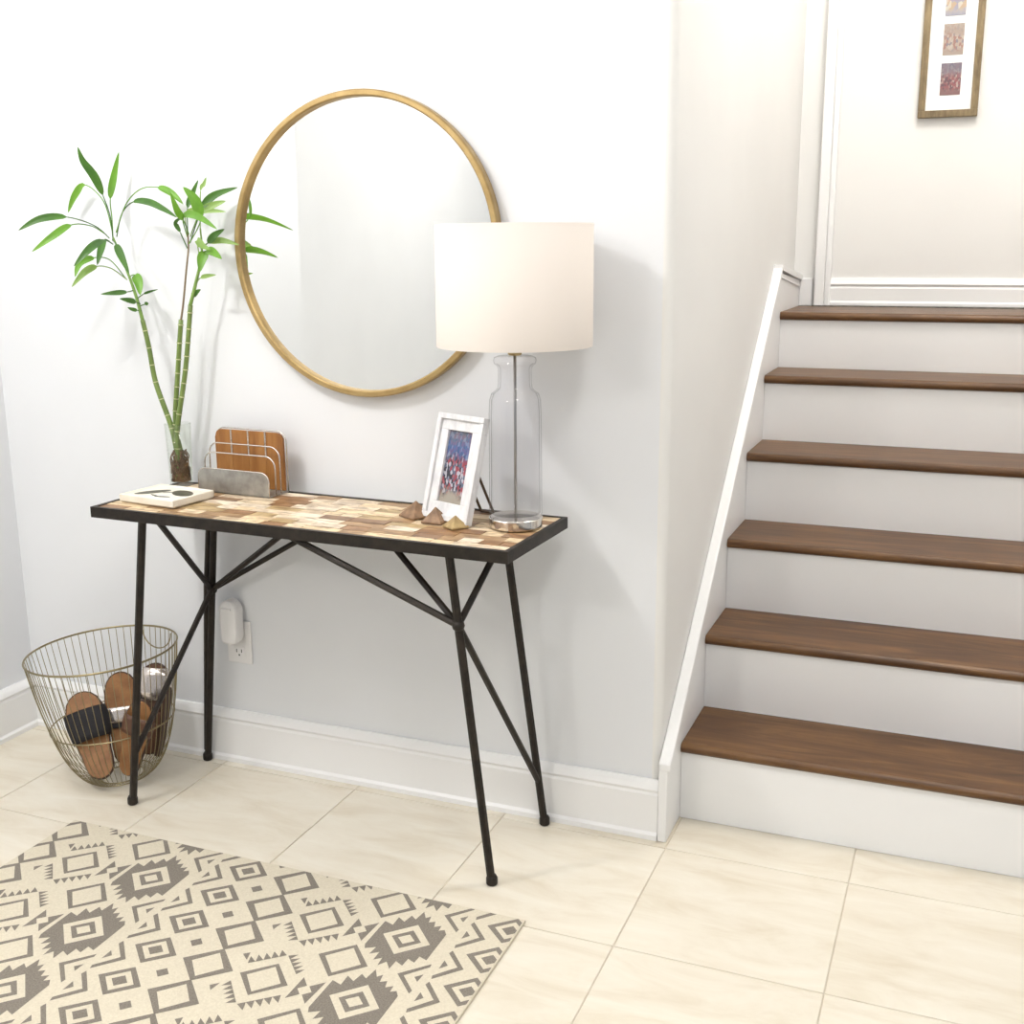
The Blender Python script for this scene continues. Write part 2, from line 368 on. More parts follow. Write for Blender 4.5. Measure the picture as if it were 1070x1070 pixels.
bm = nb(); box(bm, XC-0.12, XF+0.12, 0.0, YF+0.12, TOP, TOP+0.1); 
structure('ceiling_stair', bm, M_CEIL)
bm = nb(); box(bm, XC-0.12, XF+0.12, -0.1, 0.0, CEIL+0.1, TOP+0.1)
structure('wall_header', bm, M_STAIRWALL)

# baseboards: board, cap moulding, shoe moulding in one profile
def base_profile(h, t=0.016):
    return [(0, 0), (-t-0.006, 0), (-t-0.006, 0.012), (-t, 0.018), (-t, h-0.034), (-t+0.003, h-0.028), (-t-0.002, h-0.02), (-t+0.003, h-0.010), (-0.006, h), (0, h)]
bm = nb(); prism(bm, base_profile(0.142), 0, XL+0.016, XC-0.001)
structure('baseboard_back', bm, M_TRIM)
R90 = Matrix.Rotation(math.pi/2, 4, 'Z')
bm = nb(); prism(bm, [(-a, b) for a, b in base_profile(0.142)], 1, YE, 0)
bmesh.ops.translate(bm, verts=bm.verts, vec=(XL, 0, 0)); structure('baseboard_left', bm, M_TRIM)
bm = nb(); prism(bm, [(YF+a, ZS[5]+b) for a, b in base_profile(0.092, 0.013)], 0, -0.01, XF)
structure('baseboard_landing', bm, M_TRIM)

# stair skirt board, its cap and the level piece on the landing
SL = (1.2526-0.203)/(1.2214+0.0061)
def sk(y): return 0.203+SL*(y+0.0061)
bm = nb(); prism(bm, [(-0.0225, 0), (-0.0225, 0.19), (0.012, sk(0.012)-0.012), (1.2214, sk(1.2214)-0.012), (YF, 1.205), (YF, 0.9), (1.0, 0.6), (0.2, 0.0)], 0, XC+0.0006, XS)
structure('trim_1', bm, M_TRIM, bevel=0.003)
bm = nb()
prism(bm, [(-0.024, 0.175), (-0.024, 0.192), (0.008, sk(0.008)+0.002), (1.2214, sk(1.2214)+0.002), (1.2314, sk(1.2214)-0.02), (1.2214, sk(1.2214)-0.03), (0.02, sk(0.02)-0.028)], 0, XC+0.0006, XS+0.007)
structure('trim_2', bm, M_TRIM, bevel=0.004)
bm = nb()
for zo, t, hh in ((0.0, 0.008, 0.016), (-0.022, 0.004, 0.008)):
    prism(bm, [(1.226, 1.246+zo), (YF, 1.204+zo), (YF, 1.204+zo+hh), (1.226, 1.246+zo+hh)], 0, XC+0.0006, XS+t)
structure('trim_3', bm, M_TRIM)
# casing beside the landing wall, with its shadow gap
bm = nb(); box(bm, -0.058, -0.026, YF-0.034, YF, ZS[5], TOP); box(bm, -0.026, -0.008, YF-0.024, YF, ZS[5], TOP)
structure('trim_4', bm, M_TRIM, bevel=0.004)
bm = nb(); box(bm, XS, -0.066, YF-0.012, YF, ZS[5], ZS[5]+0.09)
structure('trim_5', bm, M_TRIM, bevel=0.003)

# ================================================================== staircase
st = empty('staircase', (0.42, YS, 0)); tag(st, 'straight flight of dark brown wooden treads with white risers', 'staircase')
def tread_profile(y0, y1, z, th=0.024):
    r = th/2
    return [(y1, z), (y0+r, z)] + [(y0+r-r*math.sin(a), z-r+r*math.cos(a)) for a in [math.pi*k/8 for k in range(1, 8)]] + [(y0+r, z-th), (y1, z-th)]
for k in range(6):
    y0 = YS+k*D; z = ZS[k]; zb = 0 if k == 0 else ZS[k-1]
    bm = nb(); box(bm, XS+0.0005, XF-0.001, y0+NO, y0+NO+0.016, zb+0.0005, z-0.0245)
    finish('riser', bm, M_TRIM, st)
    if k < 5: y1 = y0+D+NO-0.0005
    else: y1 = y0+0.09
    bm = nb(); prism(bm, tread_profile(y0, y1, z), 0, XS+0.0008, XF-0.001)
    t = finish('tread' if k < 5 else 'landing_nosing', bm, M_TREAD, st)
n_b = 3
for k in range(n_b):                    # boards of the short landing
    ya = YS+5*D+0.091+k*(YF-0.014-(YS+5*D+0.091))/n_b; yb_ = YS+5*D+0.091+(k+1)*(YF-0.014-(YS+5*D+0.091))/n_b-0.001
    bm = nb(); box(bm, XS+0.0008, XF-0.001, ya, yb_, ZS[5]-0.024, ZS[5])
    finish('landing_board', bm, M_TREAD, st)
bm = nb(); box(bm, -0.06, XF-0.002, YF-0.05, YF-0.024, ZS[5]+0.0003, ZS[5]+0.004)
tag(finish('threshold_strip', bm, noisy('threshold_grey_metal', [(0.3, (0.10, 0.10, 0.09)), (0.7, (0.30, 0.29, 0.26))], nscale=80, rough=0.5, metal=0.5), origin=None),
    'thin grey strip along the foot of the landing wall', 'strip')

# ================================================================== console table
TA, TYB, TXR, HT = -0.035, -0.068, -0.331, 0.752
TL, TW = 1.04, 0.316
ct, sn = math.cos(TA), math.sin(TA)
MT = Matrix(((ct, -sn, 0, TXR), (sn, ct, 0, TYB), (0, 0, 1, 0), (0, 0, 0, 1)))
def T(lx, ly, z): return MT @ Vector((lx, ly, z))
tb = empty('console_table', T(-TL/2, -TW/2, 0)); tag(tb, 'narrow console table with wood mosaic top and dark iron strut legs against the wall', 'console table')
RH, RW = 0.0235, 0.010
for q in ((-TL, 0, -TW, -TW+RW), (-TL, 0, -RW, 0), (-TL, -TL+RW, -TW+RW, -RW), (-RW, 0, -TW+RW, -RW)):
    bm = nb(); box(bm, *q, HT-RH, HT+0.001, MT); finish('rim_rail', bm, M_IRON, tb)
bm = nb(); box(bm, -TL+RW, -RW, -TW+RW, -RW, HT-0.022, HT-0.005, MT); finish('top_bed', bm, M_BED, tb)
rows = 9; rh = (TW-2*RW)/rows; cachep = {}
for r in range(rows):
    x = -TL+RW; y = -TW+RW+r*rh
    while x < -RW-0.004:
        w = random.choice((0.045, 0.06, 0.075, 0.09, 0.11)); w = min(w, -RW-x)
        if -RW-(x+w) < 0.03: w = -RW-x
        hgt = random.choice((0.0, 0.0004, 0.0008)); key = (round(w, 4), hgt)
        if key not in cachep:
            b = nb(); e = 0.0007; box(b, e, w-e, e, rh-e, -0.005, -0.001+hgt)
            me = bpy.data.meshes.new('inlay_piece'); bmesh.ops.recalc_face_normals(b, faces=b.faces); b.to_mesh(me); b.free(); me.materials.append(M_INLAY); cachep[key] = me
        o = bpy.data.objects.new('inlay_piece', cachep[key]); COL.objects.link(o); o.parent = tb
        o.location = T(x, y, HT)-Vector(tb.location); o.rotation_euler = (0, 0, TA); x += w
ZU = HT-RH
FEET = {'fl': (-1.369, -0.308), 'bl': (-1.350, -0.034), 'fr': (-0.409, -0.324), 'br': (-0.395, -0.040)}
TOPS = {'fl': (-1.246, -0.337), 'bl': (-1.256, -0.058), 'fr': (-0.474, -0.366), 'br': (-0.467, -0.098)}
def on_leg(k, z):
    f, t = FEET[k], TOPS[k]; s = z/ZU; return Vector((f[0]+(t[0]-f[0])*s, f[1]+(t[1]-f[1])*s, z))
for k in FEET:
    bm = nb(); tube(bm, [on_leg(k, 0.012), on_leg(k, ZU+0.012)], 0.0092, 8)
    lg = finish('leg', bm, M_IRON, tb, smooth=False)
    f = on_leg(k, 0.0); bm = nb(); lathe(bm, [(0.010, 0.0), (0.0125, 0.003), (0.0125, 0.016), (0.0095, 0.022)], f.x, f.y, 12, True, True); finish('foot', bm, M_IRON, lg)
bm = nb(); tube(bm, [on_leg('bl', 0.03)+Vector((-0.006, 0, 0)), on_leg('bl', 0.49)+Vector((-0.017, -0.002, 0)), on_leg('bl', ZU+0.01)+Vector((-0.012, -0.004, 0))], 0.006, 6); finish('strut', bm, M_IRON, tb)
JF, JB = on_leg('fr', 0.583), on_leg('bl', 0.482)
def strut(a, b, r=0.0072):
    bm = nb(); tube(bm, [a, b], r, 6); finish('strut', bm, M_IRON, tb)
strut(JF, T(-0.075, -0.175, ZU+0.01)); strut(JF, Vector((-0.7516, -0.1736, ZU+0.006))); strut(JF, T(-0.52, -TW+0.02, ZU+0.004)); strut(JF, on_leg('br', 0.11))
strut(JB, Vector((-1.257, -0.290, ZU+0.006))); strut(JB, Vector((-0.921, -0.1576, ZU+0.006))); strut(JB, T(-0.52, -0.02, ZU+0.004)); strut(JB+Vector((0.004, -0.01, 0)), on_leg('fl', 0.145)+Vector((0.004, 0, 0)))
for J in (JF, JB):
    bm = nb(); bmesh.ops.create_icosphere(bm, subdivisions=2, radius=0.0135, matrix=Matrix.Translation(J)); finish('joint_weld', bm, M_IRON, tb, smooth=True)

# ================================================================== round mirror
MX, MZ, MR = -0.838, 1.3225, 0.3364
mr = empty('round_mirror', (MX, -0.001, MZ)); tag(mr, 'large round wall mirror in a thin brushed gold frame above the console table', 'mirror')
RY = Matrix.Translation((MX, 0, MZ)) @ Matrix.Rotation(math.pi/2, 4, 'X')
def ring_y(prof, n=96, **k):             # profile (radius, distance in front of the wall)
    bm = nb(); lathe(bm, prof, 0, 0, n, mtx=RY, **k); return bm
finish('frame', ring_y([(MR-0.012, 0.004), (MR-0.004, 0.002), (MR, 0.006), (MR, 0.026), (MR-0.003, 0.030), (MR-0.012, 0.030), (MR-0.015, 0.027), (MR-0.015, 0.012), (MR-0.012, 0.004)]), M_GOLD, mr, smooth=False)
finish('mirror_glass', ring_y([(MR-0.0145, 0.010), (MR-0.0145, 0.016)], cap0=True, cap1=True), M_MIRROR, mr)
finish('back_board', ring_y([(MR-0.03, 0.001), (MR-0.03, 0.0095)], 48, cap0=True, cap1=True), M_BED, mr)

# ================================================================== table lamp
LX, LY = -0.405, -0.184; Z0 = HT+0.0012
lp = empty('table_lamp', (LX, LY, Z0)); tag(lp, 'table lamp with clear glass bottle base and cream drum shade', 'lamp')
bm = nb(); lathe(bm, [(0.053, Z0), (0.0562, Z0+0.002), (0.0562, Z0+0.020), (0.054, Z0+0.022)], LX, LY, 64, True, True); finish('base', bm, M_CHROME, lp, smooth=False, bevel=0.001)
prof = [(0.0575, Z0+0.0225), (0.0595, Z0+0.03), (0.0590, Z0+0.06), (0.0585, 0.90), (0.058, 0.99), (0.0565, 1.018), (0.052, 1.031), (0.043, 1.037), (0.038, 1.043), (0.0365, 1.055), (0.0365, 1.082), (0.040, 1.088), (0.0455, 1.092), (0.0470, 1.098), (0.0455, 1.104), (0.038, 1.107), (0.014, 1.108)]
prof = [(r*0.93, z) for r, z in prof]; inn = [(r-0.004, z) for r, z in prof[:-2]]
bm = nb(); lathe(bm, prof, LX, LY, 64); finish('glass_bottle', bm, M_GLASS, lp, smooth=True)
bm = nb(); lathe(bm, [(0.004, Z0+0.027), (0.05, Z0+0.029)] + inn[1:-2], LX, LY, 64); finish('glass_lining', bm, M_GLASS, lp, smooth=True)
bm = nb(); tube(bm, [(LX, LY, Z0+0.02), (LX, LY, 1.16)], 0.0030, 10); finish('rod', bm, M_ROD, lp, smooth=True)
bm = nb(); lathe(bm, [(0.0125, 1.1085), (0.0145, 1.112), (0.0145, 1.122), (0.012, 1.126), (0.012, 1.17), (0.016, 1.175), (0.016, 1.215), (0.012, 1.22)], LX, LY, 24, True, True); finish('socket', bm, M_BRASS, lp)
bm = nb(); lathe(bm, [(0.012, 1.2205), (0.018, 1.24), (0.03, 1.27), (0.031, 1.29), (0.022, 1.312), (0.003, 1.320)], LX, LY, 24, True, True); finish('bulb', bm, material('bulb_white', (0.85, 0.84, 0.82), 0.3), lp, smooth=True)
SR, SZ0, SZ1 = 0.1575, 1.1275, 1.3660
bm = nb(); lathe(bm, [(SR, SZ0), (SR, SZ1), (SR-0.002, SZ1), (SR-0.002, SZ0), (SR, SZ0)], LX, LY, 96); sh = finish('shade', bm, M_SHADE, lp, smooth=False)
for p in sh.data.polygons: p.use_smooth = True
bm = nb()
for z in (SZ0+0.003, SZ1-0.003): tube(bm, [(LX+(SR-0.004)*math.cos(a), LY+(SR-0.004)*math.sin(a), z) for a in [2*math.pi*k/64 for k in range(64)]], 0.0016, 6, closed=True)
for k in range(3):
    a = 2*math.pi*k/3+0.4; tube(bm, [(LX+0.012*math.cos(a), LY+0.012*math.sin(a), SZ1-0.03), (LX+(SR-0.004)*math.cos(a), LY+(SR-0.004)*math.sin(a), SZ1-0.004)], 0.0015, 6)
tube(bm, [(LX+0.012*math.cos(a), LY+0.012*math.sin(a), SZ1-0.03) for a in [2*math.pi*k/16 for k in range(16)]], 0.0015, 6, closed=True)
for s in (-1, 1): tube(bm, [(LX+s*0.014, LY, 1.215), (LX+s*0.036, LY, 1.25), (LX+s*0.036, LY, 1.30), (LX+s*0.012, LY, SZ1-0.03)], 0.0014, 6)
finish('shade_carrier', bm, M_ROD, lp)

# ================================================================== photo frame leaning on the table
d_ = Vector((0.925, -0.38, 0)).normalized(); n_ = Vector((0.38, 0.925, 0)).normalized(); th = math.radians(15)
up_ = Vector((0, 0, math.cos(th)))+n_*math.sin(th); out_ = d_.cross(up_)        # out_ points to the viewer
if out_.y > 0: out_ = -out_
P0 = Vector((-0.6195, -0.168, HT+0.002))
MF = Matrix.Identity(4)
for i in range(3): MF[i][0] = d_[i]; MF[i][1] = up_[i]; MF[i][2] = out_[i]; MF[i][3] = P0[i]
FW, FH = 0.141, 0.226
pf = empty('standing_picture', P0+d_*FW/2); tag(pf, 'white distressed photo frame leaning back beside the lamp base', 'picture frame')
def fbox(bm, x0, x1, y0, y1, z0, z1): return box(bm, x0, x1, y0, y1, z0, z1, MF)
bw = 0.034
for a in ((0, FW, 0, bw+0.004), (0, FW, FH-bw, FH), (0, bw, bw+0.004, FH-bw), (FW-bw, FW, bw+0.004, FH-bw)):
    bm = nb(); fbox(bm, *a, 0.0, 0.012)
    x0, x1, y0, y1 = a
    if x1-x0 > 0.1: fbox(bm, x0, x1, (0 if y0 == 0 else FH-0.012), (0.012 if y0 == 0 else FH), 0.012, 0.018)
    else: fbox(bm, (0 if x0 == 0 else FW-0.012), (0.012 if x0 == 0 else FW), 0.012, FH-0.012, 0.0121, 0.018)
    finish('frame_rail', bm, M_WHITE, pf, bevel=0.0015)
bm = nb(); fbox(bm, bw-0.004, FW-bw+0.004, bw, FH-bw+0.004, 0.001, 0.006); 
ph = finish('photo_print', bm, M_PHOTO_TABLE, pf)
bm = nb(); fbox(bm, 0.006, FW-0.006, 0.006, FH-0.006, -0.004, 0.0); finish('back_panel', bm, M_BED, pf)
bm = nb()
ta_ = P0+d_*FW/2+up_*0.15-out_*0.005; tb_ = P0+d_*FW/2+n_*0.115; tb_.z = HT+0.0025
for s in (-0.02, 0.02): tube(bm, [ta_+d_*s, tb_+d_*s], 0.003, 6)
tube(bm, [tb_-d_*0.02, tb_+d_*0.02], 0.003, 6); finish('easel_leg', bm, M_BED, pf)

# ================================================================== three small pyramids
for (x, y, w, h, rot, m, lab) in ((-0.641, -0.176, 0.064, 0.036, 0.3, M_STONE, 'largest brown pyramid ornament, farthest left beside the white photo frame'),
                         (-0.579, -0.207, 0.056, 0.034, 0.75, M_STONE, 'middle brown pyramid ornament in front of the white photo frame'),
                         (-0.519, -0.237, 0.048, 0.027, 0.2, M_STONE2, 'smallest pyramid ornament, golden brown, nearest to the lamp')):
    bm = nb(); c = Vector((x, y, HT+0.0008))
    base = [c+Vector((w/2*math.cos(rot+math.pi/2*k)*1.2, w/2*math.sin(rot+math.pi/2*k)*1.2, 0)) for k in range(4)]
    A = [bm.verts.new(v) for v in base]; B = [bm.verts.new(v+Vector((0, 0, 0.004))) for v in base]
    Cc = [bm.verts.new(c+(v-c)*0.5+Vector((0, 0, h*0.52))) for v in base]; ap = bm.verts.new(c+Vector((0, 0, h)))
    bm.faces.new(A[::-1])
    for P, Q in ((A, B), (B, Cc)):
        for k in range(4): bm.faces.new((P[k], P[(k+1) % 4], Q[(k+1) % 4], Q[k]))
    for k in range(4): bm.faces.new((Cc[k], Cc[(k+1) % 4], ap))
    tag(finish('pyramid_ornament', bm, m, origin=c, bevel=0.0012), lab, 'ornament', 'pyramid ornaments on the console table')

# ================================================================== ivory tray with leaf motif
tc = Vector((-1.262, -0.2265, HT+0.001)); ra = -0.12
MTr = Matrix.Translation(tc) @ Matrix.Rotation(ra, 4, 'Z')
ty = empty('square_tray', tc); tag(ty, 'flat ivory square dish with dark leaf motif at the left end of the table', 'dish')
w2, d2 = 0.084, 0.066
bm = nb()
ringp = [(-w2, -d2), (w2, -d2), (w2, d2), (-w2, d2)]
def rect_ring(s, z): return [bm.verts.new(MTr @ Vector((a*s[0], b*s[1], z))) for a, b in ringp]
R = [rect_ring(s, z) for s, z in (((0.96, 0.95), 0), ((1, 1), 0.004), ((1, 1), 0.017), ((0.985, 0.98), 0.019), ((0.93, 0.91), 0.019), ((0.91, 0.885), 0.0165))]
bm.faces.new(R[0][::-1]); bm.faces.new(R[-1])
for A, B in zip(R, R[1:]):
    for k in range(4): bm.faces.new((A[k], A[(k+1) % 4], B[(k+1) % 4], B[k]))
finish('dish', bm, M_CERAMIC, ty, bevel=0.0012)
def leafprint(cx, cy, a, l, w, n=20, p=1.0):
    bm = nb(); pts = []
    for k in range(n):
        t = 2*math.pi*k/n; x, y = l*math.cos(t), w*math.sin(t)*abs(math.sin(t))**(p-1)
        pts.append((cx+x*math.cos(a)-y*math.sin(a), cy+x*math.sin(a)+y*math.cos(a)))
    prism(bm, pts, 2, 0.0166, 0.0172, MTr); finish('leaf_motif', bm, M_PRINT, ty)
leafprint(0.038, 0.012, -0.45, 0.036, 0.022); leafprint(-0.036, -0.008, 0.95, 0.042, 0.0150, p=1.15); leafprint(0.022, -0.036, 0.25, 0.020, 0.004); leafprint(-0.004, -0.034, -0.3, 0.018, 0.003); leafprint(0.0, 0.004, 0.6, 0.012, 0.002)

# ================================================================== letter organiser
oc = Vector((-1.152, -0.1215, HT+0.001)); MO = Matrix.Translation(oc) @ Matrix.Rotation(-0.06, 4, 'Z')
og = empty('letter_organizer', oc); tag(og, 'wire letter organizer with amber wood back and grey metal front pocket', 'letter holder')
OW = 0.105; OD = 0.075                       # half width, depth (back is +y)
def arch(w, h, r, n=6):                      # rounded rectangle outline from bottom left to bottom right
    pts = [(-w, 0.0)]
    pts += [(-w+r-r*math.cos(a), h-r+r*math.sin(a)) for a in [math.pi/2*k/n for k in range(n+1)]]
    pts += [(w-r+r*math.sin(a), h-r+r*math.cos(a)) for a in [math.pi/2*k/n for k in range(n+1)]]
    return pts+[(w, 0.0)]
def arch3(w, h, r, y, x0=0): return [MO @ Vector((x+x0, y, z)) for x, z in arch(w, h, r)]
n_s = 4
for k in range(n_s):                         # four upright wooden boards make the back
    x0, x1 = -OW+0.004+k*(2*OW-0.008)/n_s, -OW+0.004+(k+1)*(2*OW-0.008)/n_s-0.0012
    ol = arch(OW-0.004, 0.142, 0.02); top = []
    def hz(x):
        dx = abs(x)-(OW-0.004-0.02)
        return 0.142 if dx <= 0 else 0.142-0.02+math.sqrt(max(0, 0.02**2-dx*dx))
    xs = [x0+(x1-x0)*i/10 for i in range(11)]
    bm = nb(); prism(bm, [(x0, 0.004)] + [(x, hz(x)) for x in xs] + [(x1, 0.004)], 1, OD-0.008, OD-0.001, MO); finish('back_board', bm, M_ORGWOOD, og)
bm = nb(); prism(bm, arch(OW, 0.058, 0.022), 1, 0.0, 0.002, MO); finish('front_pocket', bm, M_ZINC, og)
bm = nb(); box(bm, -OW, OW, 0.0, OD, 0.0, 0.003, MO); finish('base_plate', bm, M_ZINC, og)
for h, y in ((0.145, OD+0.001), (0.112, OD*0.62), (0.092, OD*0.36)):
    bm = nb(); tube(bm, arch3(OW-0.001, h, 0.026, y), 0.0017, 6); finish('wire_divider', bm, M_WIRE, og, smooth=True)
bm = nb(); tube(bm, arch3(OW-0.001, 0.058, 0.022, 0.001), 0.0015, 6); finish('front_wire', bm, M_WIRE, og, smooth=True)
for k in range(1, n_s):
    x = -OW+0.004+k*(2*OW-0.008)/n_s; bm = nb(); tube(bm, [MO @ Vector((x, OD-0.0095, 0.143)), MO @ Vector((x, OD-0.0095, 0.085))], 0.0026, 6); finish('back_clip', bm, M_WIRE, og)

# ================================================================== wall outlet and plug-in
ou = empty('wall_outlet', (-1.248, 0, 0.333)); tag(ou, 'white wall outlet plate behind the console table', 'outlet')
bm = nb(); box(bm, -1.285, -1.211, -0.006, -0.0003, 0.275, 0.391); finish('plate', bm, M_PLASTIC, ou, bevel=0.003)
for z in (0.306, 0.360):
    bm = nb(); box(bm, -1.265, -1.231, -0.0075, -0.0055, z-0.014, z+0.014); rc = finish('receptacle', bm, M_PLASTIC, ou, bevel=0.002)
    bm = nb(); box(bm, -1.2565, -1.2545, -0.0082, -0.0072, z-0.001, z+0.008); box(bm, -1.2415, -1.2395, -0.0082, -0.0072, z-0.001, z+0.008); box(bm, -1.250, -1.246, -0.0082, -0.0072, z-0.010, z-0.006)
    finish('slot', bm, M_SLOT, rc)
pl = empty('plug_in_freshener', (-1.255, -0.01, 0.40)); tag(pl, 'rounded white plug-in air freshener in the wall outlet', 'plug-in')
bm = nb(); outl = [(-1.274, 0.338), (-1.278, 0.36)] + [(-1.252+0.0265*math.cos(a), 0.424+0.030*math.sin(a)) for a in [math.pi-math.pi*k/12 for k in range(13)]] + [(-1.227, 0.36), (-1.231, 0.342), (-1.25, 0.335)]
prism(bm, outl, 1, -0.045, -0.0085); finish('body', bm, M_PLASTIC, pl, bevel=0.007)
bm = nb(); box(bm, -1.268, -1.238, -0.049, -0.0452, 0.428, 0.434); finish('vent', bm, M_PLASTIC, pl, bevel=0.001)

# ================================================================== framed triple photo on the landing wall
fx0, fx1, fz0, fz1 = 0.228, 0.402, 1.701, 2.17
fy = YF
fr = empty('photo_collage', ((fx0+fx1)/2, fy, fz0)); tag(fr, 'tall narrow wall frame of small photos on white mat above the stairs', 'picture frame')
bw = 0.021
for a in ((fx0, fx1, fz0, fz0+bw), (fx0, fx1, fz1-bw, fz1), (fx0, fx0+bw, fz0+bw, fz1-bw), (fx1-bw, fx1, fz0+bw, fz1-bw)):
    bm = nb(); box(bm, a[0], a[1], fy-0.022, fy-0.001, a[2], a[3]); finish('frame_rail', bm, M_FRAMEWOOD, fr, bevel=0.002)
bm = nb(); box(bm, fx0+bw, fx1-bw, fy-0.012, fy-0.001, fz0+bw, fz1-bw); mt = finish('mat_board', bm, M_MAT, fr)
for (z0, z1, m) in ((1.766, 1.859, M_PHOTO_C), (1.882, 1.972, M_PHOTO_B), (1.995, 2.088, M_PHOTO_A)):
    bm = nb(); box(bm, 0.288, 0.347, fy-0.0135, fy-0.0115, z0, z1); finish('photo_print', bm, m, mt)

